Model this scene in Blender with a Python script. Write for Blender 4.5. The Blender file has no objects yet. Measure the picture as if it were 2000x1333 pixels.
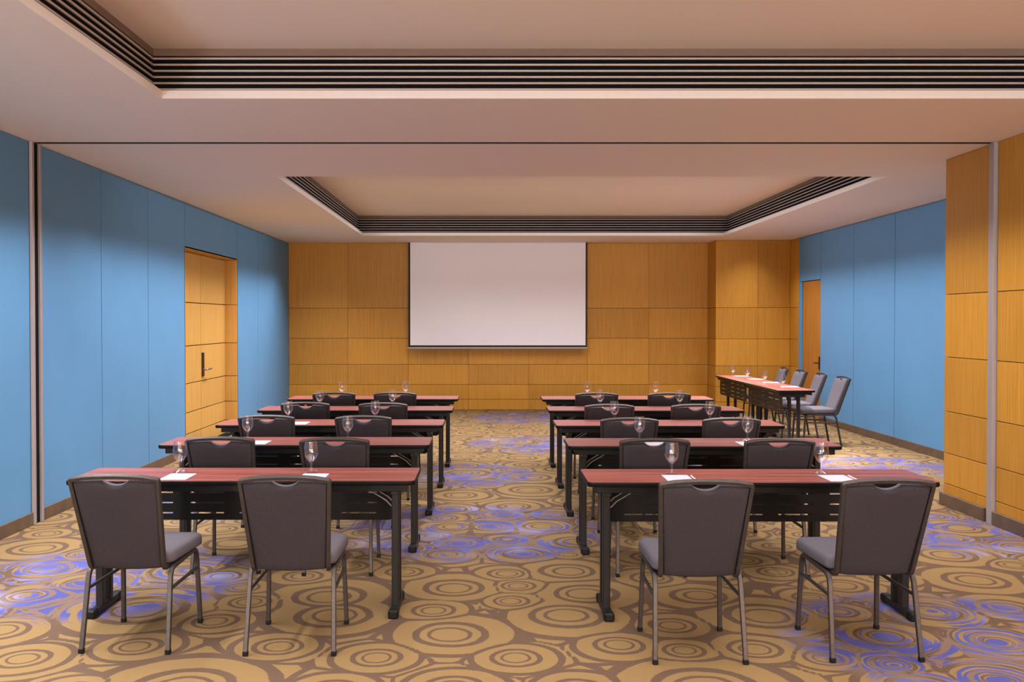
import bpy, bmesh, math, random
import numpy as np
from mathutils import Vector, Matrix

random.seed(4)
PI = math.pi
S = bpy.context.scene
COL = S.collection

# ------------------------------------------------------------------ camera, world, lights, exposure
F_PX, CAM_H = 1900.0, 1.58
PITCH = math.radians(0.95)
SHX = 0.024
SHY = (627 - 666.5 + F_PX * math.tan(PITCH)) / 2000
cam_d = bpy.data.cameras.new('camera')
cam = bpy.data.objects.new('camera', cam_d)
COL.objects.link(cam)
cam.location = (0, 0, CAM_H)
cam.rotation_euler = (PI / 2 - PITCH, 0, 0)
cam_d.sensor_width = 36
cam_d.lens = 36 * F_PX / 2000
cam_d.shift_x, cam_d.shift_y = SHX, SHY
cam_d.clip_start = 0.05
S.camera = cam

S.view_settings.view_transform = 'Standard'
S.view_settings.look = 'None'
S.view_settings.gamma = 1
S.view_settings.use_curve_mapping = False
S.view_settings.exposure = 0.5
try:
    S.cycles.use_denoising = True
    S.cycles.max_bounces = 10
    S.cycles.diffuse_bounces = 6
    S.cycles.transmission_bounces = 8
    S.cycles.caustics_reflective = False
    S.cycles.sample_clamp_indirect = 4
except Exception:
    pass

W = bpy.data.worlds.new('world')
S.world = W
W.use_nodes = True
W.node_tree.nodes['Background'].inputs[0].default_value = (0.02, 0.02, 0.022, 1)


def area_light(name, loc, sx, sy, power, color, spread):
    d = bpy.data.lights.new(name, 'AREA')
    d.shape = 'RECTANGLE'
    d.size, d.size_y = sx, sy
    d.energy = power
    d.color = color
    d.spread = math.radians(spread)
    o = bpy.data.objects.new(name, d)
    o.location = loc
    COL.objects.link(o)
    return o


def spot_light(name, loc, power, color, angle, radius=0.06, blend=1.0):
    d = bpy.data.lights.new(name, 'SPOT')
    d.energy = power
    d.color = color
    d.spot_size = math.radians(angle)
    d.spot_blend = blend
    d.shadow_soft_size = radius
    o = bpy.data.objects.new(name, d)
    o.location = loc
    COL.objects.link(o)
    return o


LIGHT_C = (1.0, 0.95, 0.975)
area_light('coffer_light', (0.9, 12.55, 3.20), 5.3, 6.0, 260, LIGHT_C, 135)
area_light('coffer_light', (0.9, 2.8, 3.20), 5.3, 6.0, 190, LIGHT_C, 135)
for _x, _e in ((-2.75, 120), (4.45, 76)):  # area lights added under the soffit to wash the side walls evenly, no fixtures
    area_light('soffit_fill_light', (_x, 12.2, 2.945), 0.25, 8.2, _e * 1.2, LIGHT_C, 105)
area_light('soffit_fill_light', (-2.75, 3.6, 2.945), 0.25, 8.4, 155, LIGHT_C, 105)
area_light('soffit_fill_light', (3.15, 7.5, 2.945), 0.25, 2.6, 32, LIGHT_C, 105)  # added to brighten the near wood wall, no fixture
for _y in (11.0, 12.6, 14.2):  # spots added to brighten the side chairs and carpet, no fixtures
    spot_light('fill_spot', (3.0, _y, 2.93), 650, LIGHT_C, 84, 0.05)
for _x in (-1.9, 0.0, 1.9):  # spots added to lift the carpet between the coffers, no fixtures
    spot_light('fill_spot', (_x, 8.1, 2.93), 170, LIGHT_C, 95, 0.05)
# unseen point lights added as frontal fill, behind and beside the viewpoint
WARM_C = (1.0, 0.84, 0.74)
for _x, _y, _e in ((-2.4, -4.6, 200), (0.2, -4.6, 200), (2.8, -4.6, 200), (-3.2, -1.6, 430), (3.6, -1.6, 300)):
    _d = bpy.data.lights.new('rear_fill_light', 'POINT')
    _d.energy, _d.color, _d.shadow_soft_size = _e, WARM_C, 0.2
    _o = bpy.data.objects.new('rear_fill_light', _d)
    _o.location = (_x, _y, 1.6)
    COL.objects.link(_o)
# LED strips on the ledges of both coffers, shining across to the opposite side
for _y0, _y1 in ((-0.6, 6.06), (9.33, 15.78)):
    for _p, _l, _r in (((-2.07, (_y0 + _y1) / 2), _y1 - _y0 - 0.1, -PI / 2), ((3.87, (_y0 + _y1) / 2), _y1 - _y0 - 0.1, PI / 2),
                       ((0.9, _y0 - 0.05), 5.7, 0.0), ((0.9, _y1 + 0.05), 5.7, PI)):
        _o = area_light('coffer_led_strip', (_p[0], _p[1], 3.034), _l, 0.02, (1.6 if _y0 > 0 else 0.25) * (1 if abs(_r) in (0, PI) else 2.2 if _y0 > 0 else 6), LIGHT_C, 20)
        _o.rotation_euler = (PI / 2 - 0.05, 0, _r)


# ------------------------------------------------------------------ pixel helper (measuring only)
def ray(px, py):
    u = (px - 1000 + 2000 * SHX) / F_PX
    v = (666.5 + 2000 * SHY - py) / F_PX
    c, s = math.cos(PITCH), math.sin(PITCH)
    return Vector((u, c + v * s, -s + v * c))


def at_z(px, py, z=0.0):
    d = ray(px, py)
    t = (z - CAM_H) / d.z
    return d.x * t, d.y * t


def x_at(px, py, y):
    d = ray(px, py)
    return d.x * y / d.y


# ------------------------------------------------------------------ material helpers
def new_mat(name):
    m = bpy.data.materials.new(name)
    m.use_nodes = True
    nt = m.node_tree
    return m, nt, nt.nodes['Principled BSDF']


def N(nt, typ, **kw):
    n = nt.nodes.new(typ)
    for k, v in kw.items():
        setattr(n, k, v)
    return n


def math_node(nt, op, a, b=None, clamp=False):
    n = nt.nodes.new('ShaderNodeMath')
    n.operation = op
    n.use_clamp = clamp
    for i, v in enumerate((a, b)):
        if v is None:
            continue
        if isinstance(v, (int, float)):
            n.inputs[i].default_value = v
        else:
            nt.links.new(v, n.inputs[i])
    return n.outputs[0]


def mix_col(nt, fac, a, b, blend='MIX'):
    n = nt.nodes.new('ShaderNodeMix')
    n.data_type = 'RGBA'
    n.blend_type = blend
    for i, v in ((0, fac), (6, a), (7, b)):
        if isinstance(v, (int, float)):
            n.inputs[i].default_value = v
        elif isinstance(v, tuple):
            n.inputs[i].default_value = (*v, 1) if len(v) == 3 else v
        else:
            nt.links.new(v, n.inputs[i])
    return n.outputs[2]


def noise(nt, scale_vec, scale=1.0, detail=3.0, rough=0.55, coord='Object', offset=None):
    tc = nt.nodes.new('ShaderNodeTexCoord')
    mp = nt.nodes.new('ShaderNodeMapping')
    mp.inputs['Scale'].default_value = scale_vec
    nt.links.new(tc.outputs[coord], mp.inputs[0])
    if offset is not None:
        nt.links.new(offset, mp.inputs['Location'])
    n = nt.nodes.new('ShaderNodeTexNoise')
    n.inputs['Scale'].default_value = scale
    n.inputs['Detail'].default_value = detail
    n.inputs['Roughness'].default_value = rough
    nt.links.new(mp.outputs[0], n.inputs['Vector'])
    return n.outputs['Fac']


def ramp(nt, fac, stops):
    n = nt.nodes.new('ShaderNodeValToRGB')
    e = n.color_ramp.elements
    while len(e) > 1:
        e.remove(e[-1])
    e[0].position, e[0].color = stops[0][0], (*stops[0][1], 1)
    for p, c in stops[1:]:
        x = e.new(p)
        x.color = (*c, 1)
    nt.links.new(fac, n.inputs[0])
    return n.outputs[0]


def bump(nt, bsdf, h, strength, dist=0.002):
    b = nt.nodes.new('ShaderNodeBump')
    b.inputs['Strength'].default_value = strength
    b.inputs['Distance'].default_value = dist
    nt.links.new(h, b.inputs['Height'])
    nt.links.new(b.outputs[0], bsdf.inputs['Normal'])


def plain(name, col, rough=0.6, metal=0.0, spec=0.5, noise_amt=0.0, noise_scale=6.0):
    m, nt, b = new_mat(name)
    b.inputs['Roughness'].default_value = rough
    b.inputs['Metallic'].default_value = metal
    b.inputs['Specular IOR Level'].default_value = spec
    if noise_amt:
        f = noise(nt, (1, 1, 1), noise_scale, 4)
        lo = tuple(c * (1 - noise_amt) for c in col)
        hi = tuple(min(1, c * (1 + noise_amt)) for c in col)
        nt.links.new(ramp(nt, f, [(0.3, lo), (0.7, hi)]), b.inputs['Base Color'])
    else:
        f = noise(nt, (1, 1, 1), 40, 2)
        nt.links.new(ramp(nt, f, [(0.3, tuple(c * 0.97 for c in col)), (0.7, col)]), b.inputs['Base Color'])
    return m


def wood_veneer(name, dark, mid, light, pin=0.0):
    m, nt, b = new_mat(name)
    oi = N(nt, 'ShaderNodeObjectInfo')
    off = math_node(nt, 'MULTIPLY', oi.outputs['Random'], 37.0)
    cx = N(nt, 'ShaderNodeCombineXYZ')
    for i in range(3):
        nt.links.new(off, cx.inputs[i])
    g = noise(nt, (70, 70, 1.6), 1.0, 3, 0.6, offset=cx.outputs[0])
    fine = noise(nt, (260, 260, 5), 1.0, 2, 0.5, offset=cx.outputs[0])
    s = math_node(nt, 'ADD', math_node(nt, 'MULTIPLY', g, 0.7), math_node(nt, 'MULTIPLY', fine, 0.3))
    col = ramp(nt, s, [(0.28, dark), (0.5, mid), (0.72, light)])
    tint = ramp(nt, oi.outputs['Random'], [(0.0, (0.86, 0.83, 0.80)), (1.0, (1.08, 1.06, 1.0))])
    col = mix_col(nt, 1.0, col, tint, 'MULTIPLY')
    if pin:
        tc = N(nt, 'ShaderNodeTexCoord')
        sp = N(nt, 'ShaderNodeSeparateXYZ')
        nt.links.new(tc.outputs['Object'], sp.inputs[0])
        xy = math_node(nt, 'ADD', sp.outputs[0], sp.outputs[1])
        fr = math_node(nt, 'FRACT', math_node(nt, 'DIVIDE', xy, 0.036))
        line = math_node(nt, 'LESS_THAN', fr, 0.16)
        col = mix_col(nt, math_node(nt, 'MULTIPLY', line, pin), col, dark)
    nt.links.new(col, b.inputs['Base Color'])
    b.inputs['Roughness'].default_value = 0.5
    b.inputs['Specular IOR Level'].default_value = 0.3
    bump(nt, b, s, 0.15, 0.001)
    return m


M = {}
M['ceiling'] = plain('ceiling_paint', (0.80, 0.72, 0.645), 0.9, spec=0.2, noise_amt=0.015, noise_scale=0.6)
M['lip'] = plain('coffer_lip_paint', (0.66, 0.62, 0.60), 0.7)
M['black'] = plain('duct_black', (0.006, 0.006, 0.007), 0.9, spec=0.1)
M['fascia'] = plain('coffer_fascia_shade', (0.17, 0.125, 0.105), 0.8, spec=0.2)  # dark tone puts the shade above the grilles into the colour
M['slat'] = plain('grille_aluminium', (0.42, 0.375, 0.36), 0.55)
M['blue'] = plain('blue_panel_vinyl', (0.096, 0.258, 0.465), 0.55, spec=0.3, noise_amt=0.03, noise_scale=2.0)
M['gap'] = plain('panel_gap_dark', (0.02, 0.018, 0.015), 0.9)
M['wood_gap'] = plain('veneer_joint_dark', (0.13, 0.052, 0.012), 0.9)
M['wood'] = wood_veneer('veneer', (0.38, 0.170, 0.018), (0.49, 0.238, 0.029), (0.57, 0.295, 0.044), 0.4)
M['wood_door'] = wood_veneer('door_veneer', (0.43, 0.235, 0.058), (0.54, 0.315, 0.085), (0.61, 0.37, 0.11))
M['wood_orange'] = wood_veneer('side_door_veneer', (0.22, 0.075, 0.010), (0.37, 0.150, 0.024), (0.48, 0.22, 0.045))
M['skirting'] = plain('skirting_brown', (0.10, 0.065, 0.042), 0.45, noise_amt=0.25, noise_scale=9)
M['alu'] = plain('aluminium_trim', (0.38, 0.345, 0.35), 0.5, 0.4)
M['screen'] = plain('screen_fabric', (0.82, 0.80, 0.86), 0.85, spec=0.2)
M['screen_black'] = plain('screen_border_black', (0.008, 0.007, 0.008), 0.8)
M['table_black'] = plain('table_black', (0.0036, 0.0030, 0.0030), 0.5, spec=0.2)
M['table_steel'] = plain('leg_black_steel', (0.008, 0.007, 0.007), 0.4, spec=0.3)
M['brace'] = plain('brace_steel', (0.22, 0.20, 0.19), 0.4, 0.8)
M['rubber'] = plain('rubber_black', (0.004, 0.004, 0.004), 0.5, spec=0.2)
M['bronze'] = plain('chair_bronze', (0.058, 0.049, 0.046), 0.48, 0.65, noise_amt=0.15, noise_scale=60)
M['paper'] = plain('paper_white', (0.50, 0.475, 0.53), 0.8)
M['pen'] = plain('pen_white', (0.80, 0.72, 0.645), 0.35)
M['handle_dark'] = plain('handle_dark_bronze', (0.03, 0.022, 0.018), 0.4, 0.5)
M['handle_steel'] = plain('lever_steel', (0.35, 0.32, 0.30), 0.3, 0.9)
M['rear_wall'] = plain('rear_wall_paint', (0.80, 0.76, 0.72), 0.9)


def fabric(name, lo, hi, spec=0.2):
    m, nt, b = new_mat(name)
    f = noise(nt, (1, 1, 1), 420, 2, 0.6)
    g = noise(nt, (900, 900, 160), 1.0, 2, 0.5)
    s = math_node(nt, 'ADD', math_node(nt, 'MULTIPLY', f, 0.5), math_node(nt, 'MULTIPLY', g, 0.5))
    nt.links.new(ramp(nt, s, [(0.3, lo), (0.7, hi)]), b.inputs['Base Color'])
    b.inputs['Roughness'].default_value = 0.85
    b.inputs['Specular IOR Level'].default_value = spec
    bump(nt, b, s, 0.25, 0.001)
    return m


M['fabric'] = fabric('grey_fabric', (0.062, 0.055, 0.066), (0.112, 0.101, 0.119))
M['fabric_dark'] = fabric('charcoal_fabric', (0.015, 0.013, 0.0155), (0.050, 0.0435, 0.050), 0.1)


def laminate():
    m, nt, b = new_mat('mahogany_laminate')
    oi = N(nt, 'ShaderNodeObjectInfo')
    off = math_node(nt, 'MULTIPLY', oi.outputs['Random'], 19.0)
    cx = N(nt, 'ShaderNodeCombineXYZ')
    for i in range(3):
        nt.links.new(off, cx.inputs[i])
    g = noise(nt, (1.2, 42, 42), 1.0, 4, 0.6, offset=cx.outputs[0])
    nt.links.new(ramp(nt, g, [(0.34, (0.125, 0.024, 0.018)), (0.5, (0.205, 0.046, 0.035)), (0.66, (0.31, 0.088, 0.068))]), b.inputs['Base Color'])
    b.inputs['Roughness'].default_value = 0.36
    b.inputs['Specular IOR Level'].default_value = 0.5
    return m


M['laminate'] = laminate()


def glass():
    m, nt, b = new_mat('clear_glass')
    nt.nodes.remove(b)
    out = nt.nodes['Material Output']
    g = N(nt, 'ShaderNodeBsdfGlossy')
    g.inputs['Roughness'].default_value = 0.06
    g.inputs['Color'].default_value = (0.95, 0.93, 0.95, 1)
    t = N(nt, 'ShaderNodeBsdfTransparent')
    t.inputs['Color'].default_value = (0.985, 0.98, 0.985, 1)
    fr = N(nt, 'ShaderNodeLayerWeight')
    fr.inputs['Blend'].default_value = 0.5
    fac = math_node(nt, 'ADD', math_node(nt, 'MULTIPLY', math_node(nt, 'POWER', fr.outputs['Facing'], 3.0), 0.75), 0.045)
    mx = N(nt, 'ShaderNodeMixShader')
    nt.links.new(fac, mx.inputs[0])
    nt.links.new(t.outputs[0], mx.inputs[1])
    nt.links.new(g.outputs[0], mx.inputs[2])
    nt.links.new(mx.outputs[0], out.inputs['Surface'])
    return m


M['glass'] = glass()


def carpet():
    m, nt, b = new_mat('patterned_carpet')
    a = N(nt, 'ShaderNodeAttribute', attribute_name='ring')
    r = N(nt, 'ShaderNodeAttribute', attribute_name='rosette')
    tan, brown = (0.215, 0.139, 0.058), (0.104, 0.066, 0.042)
    wob = noise(nt, (1, 1, 1), 5.0, 2, 0.5)
    wob2 = noise(nt, (1, 1, 1), 26.0, 2, 0.5)
    t = math_node(nt, 'ADD', a.outputs['Fac'], math_node(nt, 'MULTIPLY', math_node(nt, 'SUBTRACT', wob, 0.5), 0.10))
    t = math_node(nt, 'ADD', t, math_node(nt, 'MULTIPLY', math_node(nt, 'SUBTRACT', wob2, 0.5), 0.025))
    th = math_node(nt, 'MULTIPLY', t, 0.5)
    n = nt.nodes.new('ShaderNodeValToRGB')
    n.color_ramp.interpolation = 'LINEAR'
    e = n.color_ramp.elements
    bands = [(0.0, 0), (0.30, 1), (0.37, 0), (0.50, 1), (0.63, 0), (0.985, 1), (1.16, 0), (1.42, 1)]
    eps = 0.006
    stops = [(0.0, 0)]
    for i in range(1, len(bands)):
        p, v = bands[i]
        stops += [(p - eps, 1 - v), (p + eps, v)]
    while len(e) > 1:
        e.remove(e[-1])
    e[0].position = 0
    e[0].color = (0, 0, 0, 1)
    for p, v in stops[1:]:
        x = e.new(p * 0.5)
        x.color = (v, v, v, 1)
    nt.links.new(th, n.inputs[0])
    g = N(nt, 'ShaderNodeAttribute', attribute_name='border')
    gw = math_node(nt, 'ADD', g.outputs['Fac'], math_node(nt, 'MULTIPLY', math_node(nt, 'SUBTRACT', wob, 0.5), 0.16))
    on_border = math_node(nt, 'MULTIPLY', math_node(nt, 'SUBTRACT', 0.125, gw), 60.0, clamp=True)
    outer = math_node(nt, 'GREATER_THAN', t, 0.42)
    on_border = math_node(nt, 'MULTIPLY', on_border, outer)
    is_brown = math_node(nt, 'MAXIMUM', n.outputs[0], on_border)
    col = mix_col(nt, is_brown, tan, brown)
    # blue rosettes
    tcs = N(nt, 'ShaderNodeTexCoord')
    sps = N(nt, 'ShaderNodeSeparateXYZ')
    nt.links.new(tcs.outputs['Object'], sps.inputs[0])
    cbs = N(nt, 'ShaderNodeCombineXYZ')
    nt.links.new(math_node(nt, 'MULTIPLY', sps.outputs[0], 3.2), cbs.inputs[0])
    nt.links.new(math_node(nt, 'MULTIPLY', sps.outputs[1], 3.2), cbs.inputs[1])
    nt.links.new(math_node(nt, 'MULTIPLY', t, 9.0), cbs.inputs[2])
    sn = nt.nodes.new('ShaderNodeTexNoise')
    sn.inputs['Scale'].default_value = 1.0
    sn.inputs['Detail'].default_value = 3
    nt.links.new(cbs.outputs[0], sn.inputs['Vector'])
    streak = sn.outputs['Fac']
    patch = noise(nt, (1, 1, 1), 2.3, 2, 0.5)
    edge = math_node(nt, 'MULTIPLY', math_node(nt, 'SUBTRACT', 1.10, r.outputs['Fac']), 5.0, clamp=True)
    mk = math_node(nt, 'ADD', math_node(nt, 'MULTIPLY', streak, 0.75), math_node(nt, 'MULTIPLY', patch, 0.6))
    mk = math_node(nt, 'SUBTRACT', mk, 0.645)
    mk = math_node(nt, 'MULTIPLY', mk, 30.0, clamp=True)
    mk = math_node(nt, 'MULTIPLY', mk, edge)
    tone = noise(nt, (1, 1, 1), 1.9, 2, 0.5)
    blue = ramp(nt, tone, [(0.45, (0.050, 0.062, 0.25)), (0.56, (0.075, 0.088, 0.29)), (0.68, (0.21, 0.205, 0.35))])
    inlay = mix_col(nt, math_node(nt, 'MULTIPLY', is_brown, 0.85), blue, (0.19, 0.122, 0.056))
    mk = math_node(nt, 'MULTIPLY', mk, 0.9)
    col = mix_col(nt, mk, col, inlay)
    # pile
    pile = noise(nt, (1, 1, 1), 260, 2, 0.7)
    pr = ramp(nt, pile, [(0.25, (0.74, 0.74, 0.74)), (0.75, (1.2, 1.2, 1.2))])
    col = mix_col(nt, 1.0, col, pr, 'MULTIPLY')
    nt.links.new(col, b.inputs['Base Color'])
    b.inputs['Roughness'].default_value = 0.95
    b.inputs['Specular IOR Level'].default_value = 0.1
    bump(nt, b, pile, 0.4, 0.004)
    return m


M['carpet'] = carpet()


# ------------------------------------------------------------------ geometry helpers
def link(name, me, parent=None):
    o = bpy.data.objects.new(name, me)
    COL.objects.link(o)
    if parent is not None:
        o.parent = parent
    return o


def obj(name, bm, mats, parent=None, smooth=None):
    me = bpy.data.meshes.new(name)
    bmesh.ops.recalc_face_normals(bm, faces=bm.faces)
    bm.to_mesh(me)
    bm.free()
    for m in (mats if isinstance(mats, (list, tuple)) else [mats]):
        me.materials.append(M[m])
    if smooth:
        for p in me.polygons:
            p.use_smooth = True
        me.set_sharp_from_angle(angle=math.radians(smooth))
    return link(name, me, parent)


def box(x0, x1, y0, y1, z0, z1, bev=0.0, seg=1):
    bm = bmesh.new()
    vs = [bm.verts.new((x, y, z)) for x in (x0, x1) for y in (y0, y1) for z in (z0, z1)]
    for f in ((0, 1, 3, 2), (4, 6, 7, 5), (0, 4, 5, 1), (2, 3, 7, 6), (0, 2, 6, 4), (1, 5, 7, 3)):
        bm.faces.new([vs[i] for i in f])
    if bev:
        bmesh.ops.recalc_face_normals(bm, faces=bm.faces)
        bmesh.ops.bevel(bm, geom=bm.edges[:], offset=bev, segments=seg, profile=0.5, affect='EDGES')
    return bm


def fillet(pts, radii, n=6):
    out = [Vector(pts[0])]
    for i in range(1, len(pts) - 1):
        p, a, b = Vector(pts[i]), Vector(pts[i - 1]), Vector(pts[i + 1])
        r = radii[i - 1] if isinstance(radii, (list, tuple)) else radii
        if r <= 0:
            out.append(p)
            continue
        da, db = (a - p).normalized(), (b - p).normalized()
        ang = da.angle(db)
        d = min(r / math.tan(ang / 2), (a - p).length * 0.49, (b - p).length * 0.49)
        p0, p1 = p + da * d, p + db * d
        for k in range(n + 1):
            t = k / n
            out.append(p0 * (1 - t) ** 2 + p * 2 * t * (1 - t) + p1 * t * t)
    out.append(Vector(pts[-1]))
    return out


def rsq(w, h, c=0.004):
    """rounded square tube section"""
    w, h = w / 2, h / 2
    return [(w, -h + c), (w, h - c), (w - c, h), (-w + c, h), (-w, h - c), (-w, -h + c), (-w + c, -h), (w - c, -h)]


def sweep(pts, prof, side):
    """sweep section along pts; 'side' = reference direction for section x axis"""
    bm = bmesh.new()
    pts = [Vector(p) for p in pts]
    rings = []
    for i, p in enumerate(pts):
        if i == 0:
            t = pts[1] - p
        elif i == len(pts) - 1:
            t = p - pts[i - 1]
        else:
            t = (pts[i + 1] - p).normalized() + (p - pts[i - 1]).normalized()
        t.normalize()
        s = Vector(side)
        s = (s - t * s.dot(t)).normalized()
        u = t.cross(s)
        rings.append([bm.verts.new(p + s * a + u * b) for a, b in prof])
    n = len(prof)
    for r0, r1 in zip(rings, rings[1:]):
        for k in range(n):
            bm.faces.new((r0[k], r0[(k + 1) % n], r1[(k + 1) % n], r1[k]))
    bm.faces.new(rings[0][::-1])
    bm.faces.new(rings[-1])
    return bm


def lathe(prof, seg=28):
    bm = bmesh.new()
    rings = []
    for r, z in prof:
        if r < 1e-6:
            rings.append([bm.verts.new((0, 0, z))])
        else:
            rings.append([bm.verts.new((r * math.cos(2 * PI * k / seg), r * math.sin(2 * PI * k / seg), z)) for k in range(seg)])
    for a, b in zip(rings, rings[1:]):
        for k in range(seg):
            k2 = (k + 1) % seg
            if len(a) == 1 and len(b) == 1:
                continue
            if len(a) == 1:
                bm.faces.new((a[0], b[k], b[k2]))
            elif len(b) == 1:
                bm.faces.new((a[k], b[0], a[k2]))
            else:
                bm.faces.new((a[k], b[k], b[k2], a[k2]))
    return bm


def sheet(us, vs, holes, fn):
    """grid of quads with holes; fn(u, v) -> point"""
    bm = bmesh.new()
    cache = {}

    def v(i, j):
        if (i, j) not in cache:
            cache[(i, j)] = bm.verts.new(fn(us[i], vs[j]))
        return cache[(i, j)]
    for i in range(len(us) - 1):
        for j in range(len(vs) - 1):
            if (i, j) in holes:
                continue
            bm.faces.new((v(i, j), v(i + 1, j), v(i + 1, j + 1), v(i, j + 1)))
    return bm


def tag(o, label=None, cat=None, group=None, kind=None):
    if label:
        o['label'] = label
    if cat:
        o['category'] = cat
    if group:
        o['group'] = group
    if kind:
        o['kind'] = kind
    return o


def struct(o, label, cat=None):
    return tag(o, label, cat or 'structure', kind='structure')


def empty(name, loc=(0, 0, 0), rz=0.0):
    o = bpy.data.objects.new(name, None)
    o.location = loc
    o.rotation_euler = (0, 0, rz)
    o.empty_display_size = 0.1
    COL.objects.link(o)
    return o


def copy_tree(o, parent=None):
    c = o.copy()
    COL.objects.link(c)
    if parent is not None:
        c.parent = parent
    for ch in list(o.children):
        copy_tree(ch, c)
    return c


# ------------------------------------------------------------------ room dimensions
XL, XR, XC = -3.52, 5.18, 3.93           # left wall, far right wall, near right (wood) wall
YB, YR, YN = 17.25, -5.0, 8.36           # screen wall, rear wall, corner of the wood wall
ZC, ZT = 2.96, 3.29                      # soffit, coffer ceiling
PX0, PY = 3.91, 16.66                    # pilaster beside the screen wall
YC = 16.2                                # where the blue wall starts on the right
CX0, CX1 = -2.02, 3.82                   # coffers
C1 = (-0.6, 6.06)
C2 = (9.33, 15.78)
ROWS = [0.0, 0.186, 0.448, 0.806, 1.27, 1.805, ZC]

# ------------------------------------------------------------------ floor with carpet print attributes
circ = []


def circle(px, py, rx, k=1.0):
    x, y = at_z(px, py)
    circ.append((x, y, rx * y / F_PX * k))


for c in [(885, 1238, 122), (885, 1147, 98), (645, 1163, 118), (648, 1203, 124), (540, 1263, 82), (735, 1285, 84),
          (275, 1192, 150), (270, 1263, 84), (350, 1345, 175), (-5, 1235, 98), (45, 1287, 88), (75, 1072, 90),
          (592, 1126, 66), (428, 1126, 66), (790, 1118, 62), (985, 1121, 60), (1110, 1206, 122), (1150, 1160, 105),
          (1208, 1263, 84), (1475, 1266, 88), (1490, 1203, 130), (1008, 1286, 84), (1380, 1345, 180), (1650, 1146, 78),
          (1512, 1118, 60), (1733, 1245, 98), (1742, 1298, 72), (1822, 1196, 100), (1965, 1187, 92), (1905, 1134, 100),
          (1945, 1252, 80), (1800, 1345, 115), (890, 1345, 105), (1850, 1085, 90), (870, 1085, 64), (1020, 1083, 70),
          (1108, 1084, 32), (790, 1072, 60), (885, 995, 50), (1002, 990, 55), (1085, 1005, 50), (880, 1030, 62),
          (955, 1030, 60), (60, 1163, 80), (170, 1140, 75), (100, 1110, 70), (370, 1115, 70), (1950, 1330, 90),
          (1130, 1345, 90), (650, 1350, 95), (140, 1350, 80), (900, 968, 55), (1040, 957, 70), (915, 925, 70), (1360, 1165, 90),
          (1270, 1130, 70)]:
    circle(*c)
rng = random.Random(11)
for _ in range(9000):
    x, y = rng.uniform(XL - 0.2, XR + 0.2), rng.uniform(3.2, YB + 0.2)
    r = rng.choice((0.17, 0.2, 0.24, 0.29, 0.35))
    if all(math.hypot(x - a, y - b) > 0.80 * (r + q) for a, b, q in circ):
        circ.append((x, y, r))
ros = []
for px, py, R in [(930, 1036, 0.98), (205, 1130, 0.85), (1862, 1248, 0.80), (1895, 1045, 0.75), (912, 927, 0.72),
                  (1045, 868, 0.85), (1035, 817, 0.95), (1720, 913, 0.80), (430, 985, 0.7), (1480, 960, 0.7), (1330, 1010, 0.35)]:
    x, y = at_z(px, py)
    ros.append((x, y, R))

xs = np.arange(XL - 0.02, XR + 0.045, 0.025)
ys = np.concatenate([[YR, -2.0, 1.0, 3.0], np.arange(3.6, 9.0, 0.02), np.arange(9.0, YB + 0.06, 0.03)])
GX, GY = np.meshgrid(xs, ys)
P = np.stack([GX.ravel(), GY.ravel()], 1)
ringv = np.full(len(P), 1.9)
ring2 = np.full(len(P), 2.6)
owner = np.full(len(P), -1)
PAIR = {3: 2, 17: 16, 12: 13}
crng = random.Random(5)
for ci, (cx, cy, R) in enumerate(circ):
    gid = PAIR.get(ci, ci)
    sel = np.where((np.abs(P[:, 0] - cx) < R * 1.9) & (np.abs(P[:, 1] - cy) < R * 1.9))[0]
    a = crng.uniform(0, 2 * PI)
    el = crng.uniform(0.0, 0.16) * R
    e = np.array([math.cos(a), math.sin(a)]) * el
    q = P[sel] - np.array([cx, cy]) - e
    qe = q @ e
    den = R * R - el * el
    t = (qe + np.sqrt(qe * qe + (q * q).sum(1) * den)) / den
    a1, a2, ow = ringv[sel], ring2[sel], owner[sel]
    same = ow == gid
    better = t < a1
    ring2[sel] = np.where(better, np.where(same, a2, np.minimum(a1, a2)), np.where(same, a2, np.minimum(a2, t)))
    ringv[sel] = np.where(better, t, a1)
    owner[sel] = np.where(better, gid, ow)
rosv = np.full(len(P), 9.0)
for (cx, cy, R) in ros:
    rosv = np.minimum(rosv, np.hypot(P[:, 0] - cx, P[:, 1] - cy) / R)
nx, ny = len(xs), len(ys)
idx = np.arange(nx * ny).reshape(ny, nx)
quads = np.stack([idx[:-1, :-1], idx[:-1, 1:], idx[1:, 1:], idx[1:, :-1]], -1).reshape(-1, 4)
me = bpy.data.meshes.new('floor')
me.vertices.add(len(P))
me.vertices.foreach_set('co', np.column_stack([P, np.zeros(len(P))]).ravel())
me.loops.add(quads.size)
me.loops.foreach_set('vertex_index', quads.ravel())
me.polygons.add(len(quads))
me.polygons.foreach_set('loop_start', np.arange(0, quads.size, 4))
me.polygons.foreach_set('loop_total', np.full(len(quads), 4))
me.update(calc_edges=True)
for nm, arr in (('ring', ringv), ('border', ring2 - ringv), ('rosette', np.minimum(rosv, 9))):
    at = me.attributes.new(nm, 'FLOAT', 'POINT')
    at.data.foreach_set('value', arr.astype(np.float32))
me.materials.append(M['carpet'])
floor = struct(link('floor', me), 'tan and brown carpet printed with rings and blue rosettes', 'floor')


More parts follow.
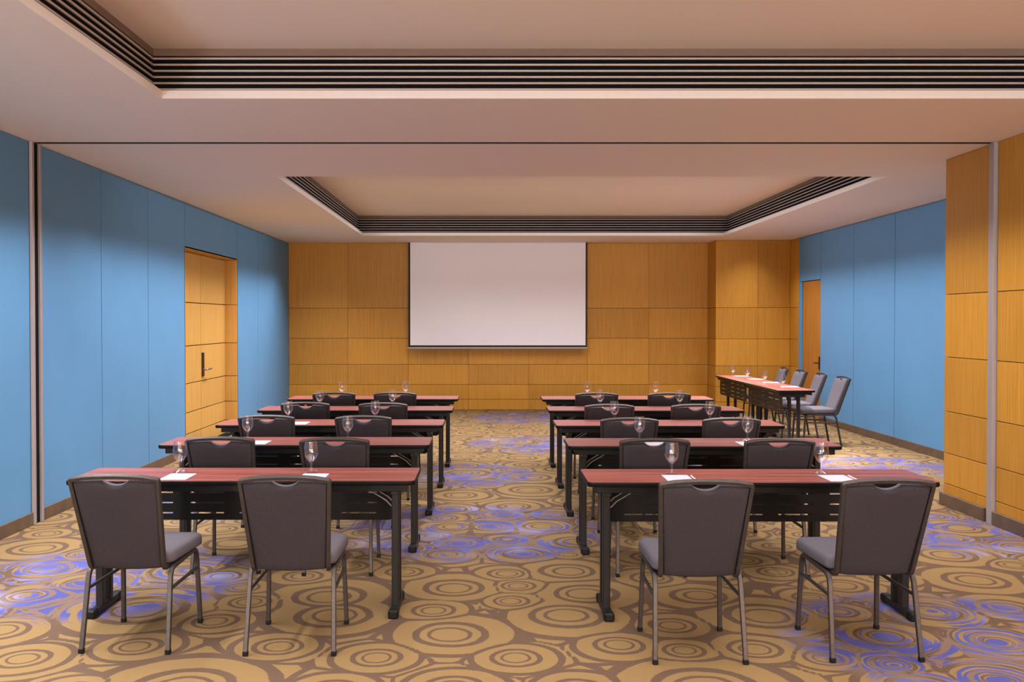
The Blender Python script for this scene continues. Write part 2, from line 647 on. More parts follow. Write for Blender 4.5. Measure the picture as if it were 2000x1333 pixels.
# ------------------------------------------------------------------ ceiling with two coffers
def build_ceiling():
    bm = bmesh.new()
    xs_ = [XL - 0.05, CX0, CX1, XR + 0.05]
    ys_ = [YR, C1[0], C1[1], C2[0], C2[1], YB + 0.05]
    cache = {}

    def v(x, y, z):
        k = (round(x, 4), round(y, 4), round(z, 4))
        if k not in cache:
            cache[k] = bm.verts.new((x, y, z))
        return cache[k]
    for i in range(3):
        for j in range(5):
            if i == 1 and j in (1, 3):
                continue
            bm.faces.new([v(xs_[i], ys_[j], ZC), v(xs_[i + 1], ys_[j], ZC), v(xs_[i + 1], ys_[j + 1], ZC), v(xs_[i], ys_[j + 1], ZC)])
    lip, back = 0.05, 0.10
    for (y0, y1) in (C1, C2):
        def ring(g, z):
            return [v(CX0 - g, y0 - g, z), v(CX1 + g, y0 - g, z), v(CX1 + g, y1 + g, z), v(CX0 - g, y1 + g, z)]
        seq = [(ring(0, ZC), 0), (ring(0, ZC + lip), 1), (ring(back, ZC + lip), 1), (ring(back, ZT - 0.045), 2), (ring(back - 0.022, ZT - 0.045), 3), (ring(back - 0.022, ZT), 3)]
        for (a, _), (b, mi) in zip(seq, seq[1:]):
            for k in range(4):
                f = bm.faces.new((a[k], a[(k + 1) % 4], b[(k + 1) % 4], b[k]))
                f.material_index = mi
        bm.faces.new(seq[-1][0])
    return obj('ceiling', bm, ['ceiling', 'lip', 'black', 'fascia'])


ceiling = struct(build_ceiling(), 'plain painted ceiling with two deep rectangular coffers', 'ceiling')


def grille(p0, p1, inward, label):
    """a bank of six horizontal slats between two corners, facing 'inward'"""
    root = empty('air_grille', ((p0[0] + p1[0]) / 2, (p0[1] + p1[1]) / 2, ZC + 0.05))
    d = Vector((p1[0] - p0[0], p1[1] - p0[1], 0))
    L = d.length
    d.normalize()
    n = Vector((inward[0], inward[1], 0))
    proto = None
    z0, pitch = 0.020, 0.0385
    for k in range(6):
        if proto is None:
            bm = bmesh.new()
            ends = []
            for s in (-1, 1):
                ring = []
                for off, zz in ((0.078, 0.0), (0.078, 0.0115), (0.088, 0.0115), (0.088, 0.0)):
                    ring.append(bm.verts.new(d * (s * (L / 2 + off - 0.0015)) - n * off + Vector((0, 0, zz))))
                ends.append(ring)
            for i in range(4):
                bm.faces.new((ends[0][i], ends[0][(i + 1) % 4], ends[1][(i + 1) % 4], ends[1][i]))
            bm.faces.new(ends[0])
            bm.faces.new(ends[1][::-1])
            proto = obj('slat', bm, 'slat', root)
            o = proto
        else:
            o = proto.copy()
            COL.objects.link(o)
        o.location = (0, 0, z0 + k * pitch)
    tag(root, label, 'air grille', 'linear air grilles in the ceiling coffers')
    return root


grille((CX0, C1[1]), (CX1, C1[1]), (0, -1), 'long linear air grille across the far edge of the nearer ceiling coffer')
grille((CX0, C1[0]), (CX0, C1[1]), (1, 0), 'linear air grille along the left edge of the nearer ceiling coffer')
grille((CX1, C1[0]), (CX1, C1[1]), (-1, 0), 'linear air grille along the right edge of the nearer ceiling coffer')
grille((CX0, C2[1]), (CX1, C2[1]), (0, -1), 'linear air grille across the end of the farther coffer above the screen')
grille((CX0, C2[0]), (CX0, C2[1]), (1, 0), 'linear air grille along the left edge of the farther ceiling coffer')
grille((CX1, C2[0]), (CX1, C2[1]), (-1, 0), 'linear air grille along the right edge of the farther ceiling coffer')


# ------------------------------------------------------------------ walls
def panel_x(parent, xf, y0, y1, z0, z1, mat, inward, th=0.02, gap=0.0022, name='panel'):
    """panel on a wall of constant x, front face at xf, inward = +1/-1"""
    xa, xb = sorted((xf, xf - inward * th))
    vg = (0.007 if mat == 'blue' else 0.0015)
    return obj(name, box(xa, xb, y0 + vg, y1 - vg, z0 + 0.003, z1 - 0.003, 0.0015), mat, parent)


def panel_y(parent, yf, x0, x1, z0, z1, mat, th=0.02, gap=0.0022, name='panel'):
    return obj(name, box(x0 + 0.0015, x1 - 0.0015, yf, yf + th, z0 + 0.003, z1 - 0.003, 0.0015), mat, parent)


DY0, DY1, DZ = 11.33, 13.69, 2.43
# left wall
bm = sheet([YR, DY0, DY1, YB], [0, DZ, ZC], {(1, 0)}, lambda u, v: (XL - 0.022, u, v))
wall_left = struct(obj('wall_left', bm, 'gap'), 'blue panelled wall on the left side', 'wall')
seams = [-5.0, -3.8, -2.6, -1.4, -0.2, 1.0, 2.2, 3.4, 4.75, 6.1, 7.49]
for a, b in zip(seams, seams[1:]):
    panel_x(wall_left, XL, a, b, 0.0, ZC, 'blue', 1)
seams = [7.66, 8.88, 10.1, DY0]
for a, b in zip(seams, seams[1:]):
    panel_x(wall_left, XL, a, b, 0.0, ZC, 'blue', 1)
panel_x(wall_left, XL, DY0, DY1, DZ, ZC, 'blue', 1)
seams = [DY1, 14.92, 16.1, YB]
for a, b in zip(seams, seams[1:]):
    panel_x(wall_left, XL, a, b, 0.0, ZC, 'blue', 1)

# right far wall (blue) with single door
RD0, RD1, RDZ = 15.14, 16.02, 2.225
bm = sheet([YN - 1.4, RD0, RD1, YC], [0, RDZ, ZC], {(1, 0)}, lambda u, v: (XR + 0.022, u, v))
wall_right = struct(obj('wall_right', bm, 'gap'), 'blue panelled wall in the recess on the right side', 'wall')
seams = [YN - 0.2, 9.6, 10.99, 12.38, 13.77, RD0]
for a, b in zip(seams, seams[1:]):
    panel_x(wall_right, XR, a, b, 0.0, ZC, 'blue', -1)
panel_x(wall_right, XR, RD0, YC, RDZ, ZC, 'blue', -1)
panel_x(wall_right, XR, RD1, YC, 0, RDZ, 'blue', -1)

# screen wall
bm = sheet([XL - 0.03, PX0 + 0.02], [0, ZC], set(), lambda u, v: (u, YB + 0.021, v))
wall_back = struct(obj('wall_back', bm, 'wood_gap'), 'honey-coloured wood panelled wall behind the projection screen', 'wall')
cols = [XL, -2.475, -1.405, -0.335, 0.735, 1.775, 2.86, PX0]
for a, b in zip(cols, cols[1:]):
    for z0, z1 in zip(ROWS, ROWS[1:]):
        panel_y(wall_back, YB, a, b, z0, z1, 'wood')

# pilaster to the right of the screen wall, with its returns
bm = sheet([0, 1, 2, 3, 4], [0, ZC], set(), lambda u, v: [(PX0 + 0.02, YB + 0.02, v), (PX0 + 0.02, PY + 0.02, v), (XR + 0.02, PY + 0.02, v), (XR + 0.02, YC, v), (XR + 0.3, YC, v)][int(u)])
pil = struct(obj('wall_pilaster', bm, 'wood_gap'), 'wood panelled projection right of the screen wall', 'wall')
for z0, z1 in zip(ROWS, ROWS[1:]):
    panel_x(pil, PX0, PY, YB, z0, z1, 'wood', -1)
    panel_y(pil, PY, PX0, 4.63, z0, z1, 'wood')
    panel_y(pil, PY, 4.63, XR, z0, z1, 'wood')
    panel_x(pil, XR, YC, PY, z0, z1, 'wood', -1)

# near right wood wall
bm = sheet([0, 1, 2], [0, ZC], set(), lambda u, v: [(XC + 0.021, YR, v), (XC + 0.021, YN - 0.021, v), (XR + 0.3, YN - 0.021, v)][int(u)])
wall_near = struct(obj('wall_right_near', bm, 'wood_gap'), 'wood panelled wall close by on the right', 'wall')
cols = [YR, -3.7, -2.5, -1.3, -0.1, 1.1, 2.3, 3.5, 4.8, 6.15, 7.50]
for a, b in list(zip(cols, cols[1:])) + [(7.60, YN)]:
    for z0, z1 in zip(ROWS, ROWS[1:]):
        panel_x(wall_near, XC, a, b, z0, z1, 'wood', -1)
for z0, z1 in zip(ROWS, ROWS[1:]):
    obj('panel', box(XC + 0.002, XR + 0.1, YN - 0.02, YN, z0 + 0.004, z1 - 0.004), 'wood', wall_near)

# wall behind the viewer
bm = sheet([XL - 0.05, XR + 0.3], [0, ZC], set(), lambda u, v: (u, YR, v))
struct(obj('wall_front', bm, 'rear_wall'), 'plain wall closing the room behind the viewpoint', 'wall')

# movable-partition track: aluminium channels on both walls and the slot in the ceiling
t = empty('trim_1', (XL, 7.575, 0))
for y in (7.495, 7.62):
    obj('aluminium_strip', box(-0.005, 0.022, y - 7.575 - 0.0, y - 7.575 + 0.034, 0.0, ZC, 0.002), 'alu', t)
obj('channel', box(-0.018, 0.004, -0.046, 0.046, 0.0, ZC - 0.001), 'black', t)
struct(t, 'vertical aluminium partition channel with dark slot in the left wall', 'trim')
t = empty('trim_2', (XC, 7.55, 0))
obj('aluminium_strip', box(-0.03, 0.01, -0.04, 0.035, 0.0, ZC, 0.002), 'alu', t)
obj('channel', box(-0.012, 0.012, 0.035, 0.05, 0.0, ZC - 0.001), 'black', t)
struct(t, 'vertical aluminium partition strip in the wood wall on the right', 'trim')
t = empty('trim_3', (0, 7.56, ZC))
obj('slot', box(XL, XC, -0.02, 0.02, -0.003, 0.01), 'black', t)
obj('slot_edge', box(XL, XC, 0.02, 0.035, -0.004, 0.01), 'alu', t)
struct(t, 'dark partition track running across the ceiling', 'trim')


# baseboards
def baseboard(name, parts, label):
    root = empty(name)
    for (x0, x1, y0, y1, h) in parts:
        obj('board', box(x0, x1, y0, y1, 0.0, h, 0.003), 'skirting', root)
    return struct(root, label, 'baseboard')


baseboard('baseboard_left', [(XL, XL + 0.014, YR, 7.49, 0.10), (XL, XL + 0.014, 7.66, DY0, 0.10), (XL, XL + 0.014, DY1, YB, 0.10)], 'dark brown baseboard along the left blue wall')
baseboard('baseboard_right', [(XR - 0.014, XR, YN, RD0, 0.10)], 'dark brown baseboard along the right blue wall')
baseboard('baseboard_near', [(XC - 0.03, XC, 7.63, YN + 0.02, 0.105), (XC - 0.03, XC, YR, 7.50, 0.105)], 'dark brown baseboard under the near wood wall')

# ------------------------------------------------------------------ doors
d1 = empty('door_1', (XL, (DY0 + DY1) / 2, 0))
DEP = 0.165
yc = (DY0 + DY1) / 2
hy = (DY1 - DY0) / 2
RD = [0.0, 0.186, 0.448, 0.806, 1.27, 1.805, DZ]
obj('jamb', box(-DEP - 0.03, 0.0, hy, hy + 0.02, 0, DZ), 'wood_gap', d1)
obj('jamb', box(-DEP - 0.03, 0.0, -hy - 0.02, -hy, 0, DZ), 'wood_gap', d1)
obj('lintel', box(-DEP - 0.03, 0.0, -hy, hy, DZ, DZ + 0.02), 'wood_door', d1)
for s in (-1, 1):
    for z0, z1 in zip(RD, RD[1:]):
        ya, yb = sorted((s * hy, s * (hy - 0.014)))
        obj('jamb_panel', box(-DEP, -0.001, ya, yb, z0 + 0.004, z1 - 0.004), 'wood_door', d1)
    ya, yb = sorted((s * 0.006, s * (hy - 0.016)))
    leaf = obj('door_leaf', box(-DEP - 0.04, -DEP - 0.014, ya, yb, 0.005, DZ - 0.004), 'wood_gap', d1)
    for z0, z1 in zip(RD, RD[1:]):
        obj('panel', box(-DEP - 0.014, -DEP, ya, yb, z0 + 0.006, z1 - 0.005, 0.001), 'wood_door', leaf)
plate = obj('handle_plate', box(-DEP, -DEP + 0.012, 0.02, 0.115, 0.86, 1.17, 0.004), 'handle_dark', d1)
lv = obj('lever', sweep(fillet([(-DEP + 0.01, 0.07, 0.95), (-DEP + 0.065, 0.07, 0.95), (-DEP + 0.065, 0.24, 0.955)], 0.02), [(0.011 * math.cos(a * PI / 4), 0.011 * math.sin(a * PI / 4)) for a in range(8)], (0, 0, 1)), 'handle_steel', plate, 40)
struct(d1, 'tall honey-wood double door set back in the left blue wall', 'door')

d2 = empty('door_2', (XR, (RD0 + RD1) / 2, 0))
hw = (RD1 - RD0) / 2
obj('door_leaf', box(0.012, 0.05, -hw + 0.008, hw - 0.008, 0.004, RDZ - 0.008, 0.002), 'wood_orange', d2)
plate = obj('handle_plate', box(0.0, 0.012, -hw + 0.03, -hw + 0.08, 0.82, 1.02, 0.003), 'handle_dark', d2)
obj('lever', sweep(fillet([(0.0, -hw + 0.05, 0.92), (-0.05, -hw + 0.05, 0.92), (-0.05, -hw + 0.13, 0.92)], 0.015), [(0.010 * math.cos(a * PI / 4), 0.010 * math.sin(a * PI / 4)) for a in range(8)], (0, 0, 1)), 'handle_dark', plate, 40)
struct(d2, 'narrow orange wood door in the right blue wall', 'door')

# ------------------------------------------------------------------ projection screen
SY = 17.10
sx0, sx1 = x_at(798, 577, SY), x_at(1146.5, 577, SY)
root = empty('projection_screen', ((sx0 + sx1) / 2, SY, ZC))
hw = (sx1 - sx0) / 2
zb = CAM_H - (681 - 627) * SY / F_PX
obj('border', box(-hw, hw, 0, 0.003, zb - ZC + 0.02, -0.002), 'screen_black', root)
obj('projection_surface', box(-hw + 0.030, hw - 0.026, -0.004, 0.0, zb - ZC + 0.055, -0.002), 'screen', root)
obj('weight_bar', box(-hw - 0.02, hw + 0.012, -0.012, 0.014, zb - ZC - 0.006, zb - ZC + 0.022, 0.005), 'alu', root)
tag(root, 'large white pull-down projection screen with black border on the far wall', 'screen')


# ------------------------------------------------------------------ table
def make_table(L, panel_inset=0.145):
    root = empty('training_table')
    hx, hd, zt = L / 2, 0.229, 0.74

    def outline(ins, c=0.03, n=4):
        pts = []
        for sx, sy, a0 in ((1, 1, 0), (-1, 1, 90), (-1, -1, 180), (1, -1, 270)):
            for k in range(n + 1):
                a = math.radians(a0 + 90 * k / n)
                pts.append((sx * (hx - c) + (c - ins) * math.cos(a), sy * (hd - c) + (c - ins) * math.sin(a)))
        return pts
    bm = bmesh.new()
    o = outline(0.004)
    lo = [bm.verts.new((x, y, zt - 0.023)) for x, y in o]
    hi = [bm.verts.new((x, y, zt)) for x, y in o]
    for k in range(len(o)):
        bm.faces.new((lo[k], lo[(k + 1) % len(o)], hi[(k + 1) % len(o)], hi[k]))
    bm.faces.new(hi)
    bm.faces.new(lo[::-1])
    obj('tabletop', bm, 'laminate', root)
    bm = bmesh.new()
    oi, oo = outline(0.0045), outline(0.0)
    rings = []
    for pts, z in ((oi, zt - 0.026), (oo, zt - 0.022), (oo, zt - 0.004), (oi, zt - 0.0005)):
        rings.append([bm.verts.new((x, y, z)) for x, y in pts])
    n = len(oi)
    for a, b in zip(rings, rings[1:] + rings[:1]):
        for k in range(n):
            bm.faces.new((a[k], a[(k + 1) % n], b[(k + 1) % n], b[k]))
    obj('edge_band', bm, 'table_black', root, 50)
    for y in (-0.185, 0.185):
        obj('apron', box(-hx + 0.045, hx - 0.045, y - 0.014, y + 0.014, 0.678, zt - 0.0235, 0.002), 'table_black', root)
    for s in (-1, 1):
        xa = s * (hx - 0.06)
        obj('end_rail', box(xa - 0.014, xa + 0.014, -0.170, 0.170, 0.685, zt - 0.0235, 0.002), 'table_black', root)
        xl = s * (hx - 0.118)
        obj('leg_crossbar', box(xl - 0.018, xl + 0.018, -0.135, 0.135, 0.648, 0.682, 0.003), 'table_steel', root)
        for y in (-0.055, 0.055):
            obj('leg', box(xl - 0.020, xl + 0.020, y - 0.019, y + 0.019, 0.034, 0.650, 0.004), 'table_steel', root)
            br = [(xl - s * 0.02, y, 0.575), (xl - s * 0.055, y, 0.61), (xl - s * 0.19, y, 0.69), (xl - s * 0.20, y, 0.714)]
            obj('brace', sweep(br, [(0.009, -0.0025), (0.009, 0.0025), (-0.009, 0.0025), (-0.009, -0.0025)], (0, 1, 0)), 'brace', root)
        ft = obj('foot', box(xl - 0.024, xl + 0.024, -0.19, 0.19, 0.008, 0.040, 0.006), 'table_steel', root)
        for y in (-0.17, 0.17):
            obj('glide', box(xl - 0.027, xl + 0.027, y - 0.032, y + 0.032, 0.0, 0.045, 0.008), 'rubber', ft)
    # perforated modesty panel
    hp = hx - panel_inset
    ncol = 5
    inner = 2 * hp - 0.20
    gapx = 0.0875
    slot = (inner - gapx * (ncol - 1)) / ncol
    us = [-hp, -hp + 0.03]
    for c in range(ncol):
        a = -hp + 0.10 + c * (slot + gapx)
        us += [a, a + slot]
    us += [hp - 0.03, hp]
    vs = [0.455, 0.485]
    holes = set()
    for r_ in range(4):
        z = 0.495 + r_ * 0.058
        vs += [z - 0.004, z + 0.004] if r_ else [z - 0.004, z + 0.004]
    vs += [0.685, 0.716]
    for i in range(len(us) - 1):
        for j in range(len(vs) - 1):
            if i >= 2 and i % 2 == 0 and i < len(us) - 3 and j >= 2 and j % 2 == 0 and j < 10:
                holes.add((i, j))
    holes |= {(0, 0), (len(us) - 2, 0)}
    YP = 0.162
    bm = sheet(us, vs, holes, lambda u, v: (u, YP, v))
    # rounded lower corners
    bm.verts.ensure_lookup_table()

    def find(u, v):
        return min(bm.verts, key=lambda w: (w.co.x - u) ** 2 + (w.co.z - v) ** 2)
    for s in (-1, 1):
        ctr = find(s * (hp - 0.03), vs[1])
        e0 = find(s * hp, vs[1])
        e1 = find(s * (hp - 0.03), vs[0])
        arc = [bm.verts.new((s * (hp - 0.03 + 0.03 * math.cos(q)), YP, vs[1] - 0.03 * math.sin(q))) for q in (PI / 6, PI / 3)]
        bm.faces.new([ctr, e0] + arc + [e1])
    bmesh.ops.recalc_face_normals(bm, faces=bm.faces)
    bmesh.ops.solidify(bm, geom=bm.faces[:], thickness=0.004)
    obj('modesty_panel', bm, 'table_black', root)
    return root


# ------------------------------------------------------------------ chair
def make_chair():
    root = empty('banquet_chair')
    sec = rsq(0.021, 0.021, 0.0025)
    for s in (-1, 1):
        path = fillet([(s * 0.208, -0.275, 0.012), (s * 0.198, -0.205, 0.392), (s * 0.192, 0.178, 0.402), (s * 0.203, 0.205, 0.012)], 0.06, 6)
        # rear foot | 7 fillet | 7 fillet | front foot
        rear, rail, front = path[:8], path[7:9], path[8:]
        for nm, p in (('leg', rear), ('side_rail', rail), ('leg', front)):
            o = obj(nm, sweep(p, sec, (1, 0, 0)), 'bronze', root, 30)
            if nm == 'leg':
                f = p[0] if p is rear else p[-1]
                obj('foot_cap', box(f.x - 0.0125, f.x + 0.0125, f.y - 0.0125, f.y + 0.0125, 0.0, 0.024, 0.003), 'rubber', o)
        obj('stretcher', sweep([(s * 0.2005, -0.222, 0.295), (s * 0.197, 0.184, 0.300)], rsq(0.013, 0.016, 0.003), (1, 0, 0)), 'bronze', root, 50)
    obj('seat_pan', box(-0.180, 0.180, -0.175, 0.20, 0.392, 0.412, 0.004), 'table_black', root)
    # cushion: stacked rounded outlines, narrower at the back, crowned top
    bm = bmesh.new()
    rings = []
    for ins, z in ((0.012, 0.4125), (0.002, 0.418), (0.0, 0.428), (0.0, 0.452), (0.004, 0.464), (0.012, 0.472), (0.026, 0.4775), (0.07, 0.482), (0.13, 0.4845)):
        ring = []
        for cx_, cy_, a0 in ((1, 1, 0), (-1, 1, 90), (-1, -1, 180), (1, -1, 270)):
            r_ = max(0.04 - ins, 0.012)
            hx_, hy_ = 0.212 - ins, 0.222 - ins
            for k in range(6):
                a = math.radians(a0 + 18 * k)
                x = cx_ * (hx_ - r_) + r_ * math.cos(a)
                y = cy_ * (hy_ - r_) + r_ * math.sin(a)
                ring.append(bm.verts.new((x * (1 + 0.12 * min(y, 0)), y + 0.02, z - 0.006 * (max(y, 0) / 0.222) ** 3)))
        rings.append(ring)
    for a, b in zip(rings, rings[1:]):
        for k in range(24):
            bm.faces.new((a[k], a[(k + 1) % 24], b[(k + 1) % 24], b[k]))
    bm.faces.new(rings[0][::-1])
    bm.faces.new(rings[-1])
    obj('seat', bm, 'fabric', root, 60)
    # back: plane from (y0,z0) to (y1,z1)
    y0, z0, y1, z1 = -0.222, 0.405, -0.385, 0.848
    LB = math.hypot(y1 - y0, z1 - z0)
    ax = Vector((0, (y1 - y0) / LB, (z1 - z0) / LB))
    nf = Vector((0, ax.z, -ax.y))            # towards the sitter

    def bp(x, s, d=0.0):
        return Vector((0, y0, z0)) + ax * s + Vector((x, 0, 0)) + nf * d
    pts = [(0.172, -0.10, 0.400), (0.176, -0.232, 0.397)]
    rad = [0.045]
    side = [bp(0.205, LB)]
    left = fillet([Vector(p) for p in pts] + [bp(0.205, LB - 0.003), bp(0.17, LB + 0.003)], [0.045, 0.007], 5)
    arch = [bp(x, LB + 0.0145 * (1 - (x / 0.212) ** 2)) for x in (0.14, 0.09, 0.045, 0.0, -0.045, -0.09, -0.14)]
    right = [Vector((-p.x, p.y, p.z)) for p in left][::-1]
    obj('back_frame', frame_sweep(left + arch + right, nf, 0.018, 0.026), 'bronze', root, 30)
    # upholstered panel
    out = []
    wb, wt = 0.166, 0.1935
    for k in range(13):
        x = -wb + 2 * wb * k / 12
        out.append((x, -0.004 - 0.012 * (1 - (x / wb) ** 2)))
    ts = LB - 0.020

    def top(x, amp=1.0):
        a = abs(x)
        base = ts - 0.001 + 0.011 * (1 - (x / 0.212) ** 2)
        if a < 0.066:
            k = a / 0.066
            base -= 0.030 * amp * (1 - k ** 2.2) ** 1.0 * (1 if k < 0.85 else (1 - k) / 0.15 * 0.6 + 0.4 * (1 - k) / 0.15)
        return base
    flat = list(out)
    for x in [wt, 0.15, 0.11, 0.08] + [0.066 * math.cos(PI * q / 16) for q in range(17)] + [-0.08, -0.11, -0.15, -wt]:
        out.append((x, top(x)))
        flat.append((x, top(x, 0.0)))

    def inset(p, d, p0):
        q = Vector(p).lerp(Vector(p0), min(1.0, d / 0.05))
        sx = 1 - d / 0.18
        return ((q.x) * sx, LB / 2 + (q.y - LB / 2) * (1 - d / 0.23))
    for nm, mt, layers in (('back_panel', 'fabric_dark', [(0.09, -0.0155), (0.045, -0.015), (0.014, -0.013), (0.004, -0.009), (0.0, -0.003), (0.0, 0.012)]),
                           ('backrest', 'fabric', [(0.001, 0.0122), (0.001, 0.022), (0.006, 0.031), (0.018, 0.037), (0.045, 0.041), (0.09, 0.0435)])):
        bm = bmesh.new()
        rings = [[bm.verts.new(bp(*inset(p, d, p0), h)) for p, p0 in zip(out, flat)] for d, h in layers]
        n = len(out)
        for a, b in zip(rings, rings[1:]):
            for k in range(n):
                bm.faces.new((a[k], a[(k + 1) % n], b[(k + 1) % n], b[k]))
        bm.faces.new(rings[0][::-1])
        bm.faces.new(rings[-1])
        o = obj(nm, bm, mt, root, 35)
        if nm == 'back_panel':
            o['label'] = 'dark charcoal upholstery on the rear of the backrest'
    return root


def frame_sweep(pts, nf, w, d):
    """rectangular tube whose depth axis stays in the chair's side plane"""
    bm = bmesh.new()
    rings = []
    c = 0.002
    prof = rsq(w, d, c)
    for i, p in enumerate(pts):
        a = pts[max(i - 1, 0)]
        b = pts[min(i + 1, len(pts) - 1)]
        t = (b - a).normalized()
        # section x axis: perpendicular to t and as near as possible to world X for sides, or to the back axis on the top rail
        ref = Vector((1, 0, 0)) if abs(t.x) < 0.7 else None
        if ref is not None:
            s = (ref - t * ref.dot(t)).normalized()
            u = t.cross(s)
            if u.dot(nf) < 0 and abs(u.dot(nf)) > 0.2:
                s, u = -s, -u
            if i < len(pts) / 2 and False:
                pass
        else:
            u = (nf - t * nf.dot(t)).normalized()
            s = u.cross(t)
        rings.append((s, u, p, t))
    vr = []
    prev = None
    for s, u, p, t in rings:
        if prev is not None:
            # transport: choose the orientation closest to the previous ring
            best, bd = None, -9
            for q in range(2):
                s2, u2 = (s, u) if q == 0 else (-s, -u)
                sc = s2.dot(prev[0] - t * prev[0].dot(t)) + u2.dot(prev[1] - t * prev[1].dot(t))
                if sc > bd:
                    bd, best = sc, (s2, u2)
            s, u = best
        prev = (s, u)
        vr.append([bm.verts.new(p + s * a + u * b) for a, b in prof])
    n = len(prof)
    for r0, r1 in zip(vr, vr[1:]):
        for k in range(n):
            bm.faces.new((r0[k], r0[(k + 1) % n], r1[(k + 1) % n], r1[k]))
    bm.faces.new(vr[0][::-1])
    bm.faces.new(vr[-1])
    return bm


# ------------------------------------------------------------------ goblet, notepad, pen
def make_glass():
    root = empty('water_goblet')
    outer = [(0.0, 0.0), (0.040, 0.0), (0.042, 0.002), (0.038, 0.005), (0.022, 0.009), (0.010, 0.016), (0.0068, 0.026),
             (0.0065, 0.036), (0.0085, 0.044), (0.0075, 0.049), (0.012, 0.056), (0.024, 0.069), (0.034, 0.084), (0.0395, 0.100),
             (0.0400, 0.114), (0.0380, 0.132), (0.0350, 0.150), (0.0325, 0.170)]
    inner = [(0.0310, 0.1705), (0.0333, 0.150), (0.0362, 0.132), (0.0381, 0.114), (0.0376, 0.101), (0.0322, 0.086), (0.022, 0.072), (0.010, 0.062), (0.0, 0.060)]
    obj('bowl', lathe(outer + inner, 28), 'glass', root, 60)
    return root


def make_pad():
    root = empty('notepad')
    obj('paper_stack', box(-0.070, 0.070, -0.1, 0.1, 0.0, 0.0035, 0.0004), 'paper', root)
    return root


def make_pen():
    root = empty('pen')
    prof = [(0.0, -0.07), (0.0025, -0.068), (0.0042, -0.06), (0.0042, 0.06), (0.0035, 0.066), (0.0, 0.068)]
    bm = lathe(prof, 10)
    bmesh.ops.transform(bm, matrix=Matrix.Translation((0, 0, 0.0043)) @ Matrix.Rotation(PI / 2, 4, 'X'), verts=bm.verts)
    obj('barrel', bm, 'pen', root, 50)
    bm = box(-0.0012, 0.0012, 0.02, 0.062, 0.0085, 0.0105)
    obj('clip', bm, 'pen', root)
    return root


used = set()


def place(proto, loc, rz, label, cat, group):
    if id(proto) not in used:
        used.add(id(proto))
        o = proto
    else:
        o = copy_tree(proto)
    o.location = loc
    o.rotation_euler = (0, 0, rz)
    return tag(o, label, cat, group)


LT, LS = 1.84, 1.62
T_proto, C_proto, G_proto, P_proto, N_proto = make_table(LT), make_chair(), make_glass(), make_pad(), make_pen()
ROWN = ['nearest row', 'second row from the viewer', 'middle row', 'fourth row from the viewer', 'row nearest the screen wall']
SIDE = ['left of the aisle', 'right of the aisle']
# inner (aisle) back corner of each table top in the photograph
CORN = [[(822, 914), (846, 854), (870, 819.5), (887, 793.5), (897, 773.5)],
        [(1131.7, 916.6), (1100, 856), (1079, 820.5), (1066, 794), (1055, 774)]]
CH = [[[(228, 933), (554, 935)], [(429, 858), (653, 860)], [(520, 815), (709.5, 816)], [(596, 789), (748, 790)], [(652, 769), (771.5, 769)]],
      [[(1380, 943), (1731.5, 941)], [(1279, 861), (1523.5, 862)], [(1229.5, 820), (1429, 820)], [(1190.5, 793), (1359.5, 793)], [(1165.5, 770), (1307.5, 770)]]]
GL = [[[352, 608], [484, 679.5], [563, 733], [625, 767], [668, 793]],
      [[1312, 1604], [1249, 1460], [1200, 1386], [1172, 1327], [1147, 1280]]]
PADS = [[[348, 612], [505, None], [585, None], [None, None], [None, None]],
        [[1324, 1635], [1282, 1462], [None, None], [None, None], [None, None]]]
SEATN = [['wall-side seat', 'aisle-side seat'], ['aisle-side seat', 'wall-side seat']]
ROTS = {(0, 0, 0): -2.0, (0, 0, 1): 0.5, (1, 0, 0): 0.0, (1, 0, 1): 1.5}
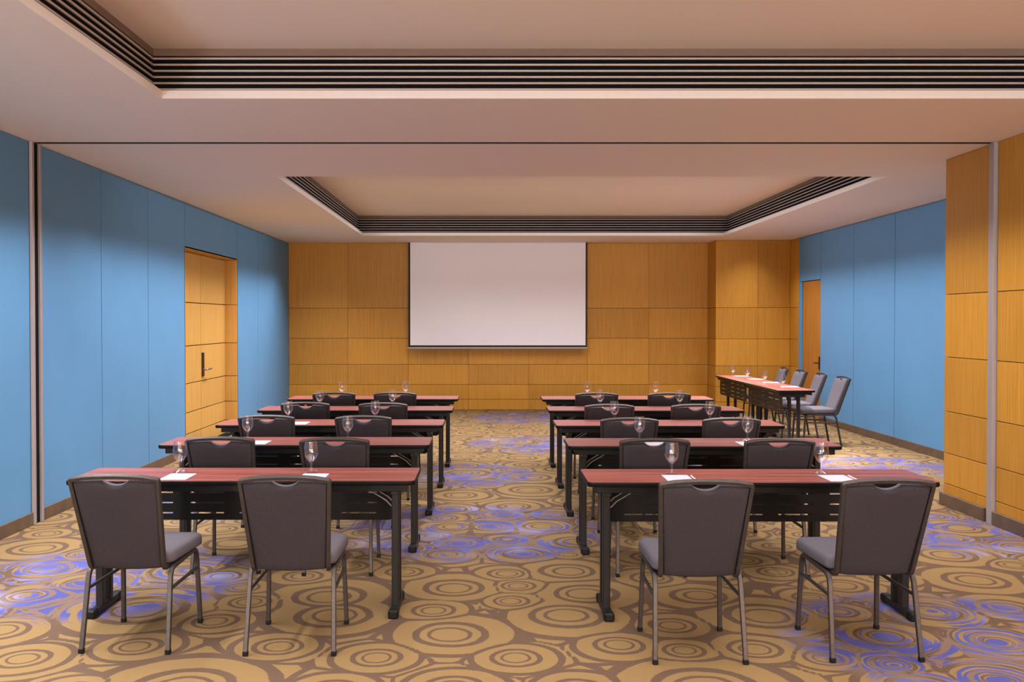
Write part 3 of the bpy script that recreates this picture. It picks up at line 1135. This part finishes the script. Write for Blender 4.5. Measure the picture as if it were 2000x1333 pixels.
for b in (0, 1):
    for r in range(5):
        cx, cy = at_z(*CORN[b][r], 0.74)
        tx = cx - LT / 2 if b == 0 else cx + LT / 2
        ty = cy - 0.229
        place(T_proto, (tx, ty, 0), 0, f'mahogany-topped black training table, {ROWN[r]}, {SIDE[b]}', 'table', 'training tables in two blocks')
        for k in (0, 1):
            px, py = CH[b][r][k]
            hx_, hy_ = at_z(px, py, 0.857)
            place(C_proto, (hx_, hy_ + 0.385, 0), math.radians(ROTS.get((b, r, k), 0)), f'charcoal banquet chair at the {SEATN[b][k]}, {ROWN[r]}, {SIDE[b]}', 'chair', 'banquet chairs at the rows of tables')
            gy = ty + 0.075
            gx = x_at(GL[b][r][k], 627 + 0.84 * F_PX / gy, gy)
            place(G_proto, (gx, gy, 0.7402), 0, f'empty water goblet before the {SEATN[b][k]}, {ROWN[r]}, {SIDE[b]}', 'glass', 'water goblets on the rows of tables')
            pp = PADS[b][r][k]
            if pp:
                gy = ty - 0.108
                gx = x_at(pp, 627 + 0.84 * F_PX / gy, gy)
                place(P_proto, (gx, gy, 0.7402), 0, f'white notepad before the {SEATN[b][k]}, {ROWN[r]}, {SIDE[b]}', 'notepad', 'notepads on the rows of tables')
                if b == 1 and r == 0:
                    place(N_proto, (gx + 0.082, gy - 0.0, 0.7402), 0.0, f'white pen beside the notepad, {SEATN[b][k]}, {ROWN[r]}, {SIDE[b]}', 'pen', 'pens beside the notepads')

# side tables along the right wall (sitters face left)
ST_proto = make_table(LS, 0.05)
sy0 = 11.73
for k, yy in enumerate((sy0 + LS / 2, sy0 + LS * 1.5 + 0.005)):
    place(ST_proto, (3.735, yy, 0), PI / 2, ['side table with open-slotted black front along the right wall, nearer of the two', 'side table with open-slotted black front along the right wall, the one nearer the pilaster'][k], 'table', 'side tables along the right wall')
ORD = ['nearest to the viewer', 'second from the viewer', 'third from the viewer', 'farthest from the viewer']
for k, yy in enumerate((12.40, 13.24, 14.05, 14.9)):
    place(C_proto, (4.165, yy, 0), PI / 2 + math.radians((2, -2, 3, -3)[k]), f'grey banquet chair seen side-on at the right-wall side tables, {ORD[k]}', 'chair', 'banquet chairs at the side tables')
for k, (gx, gy) in enumerate(((3.70, 12.18), (3.73, 13.08), (3.73, 13.95), (3.71, 14.70))):
    place(G_proto, (gx, gy, 0.7402), 0, f'empty water goblet on the right-wall side tables, {ORD[k]}', 'glass', 'water goblets on the side tables')
for k, (gx, gy) in enumerate(((3.845, 12.36), (3.85, 13.2), (3.855, 13.97), (3.85, 14.75))):
    place(P_proto, (gx, gy, 0.7402), PI / 2, f'white notepad on the right-wall side tables, {ORD[k]}', 'notepad', 'notepads on the side tables')
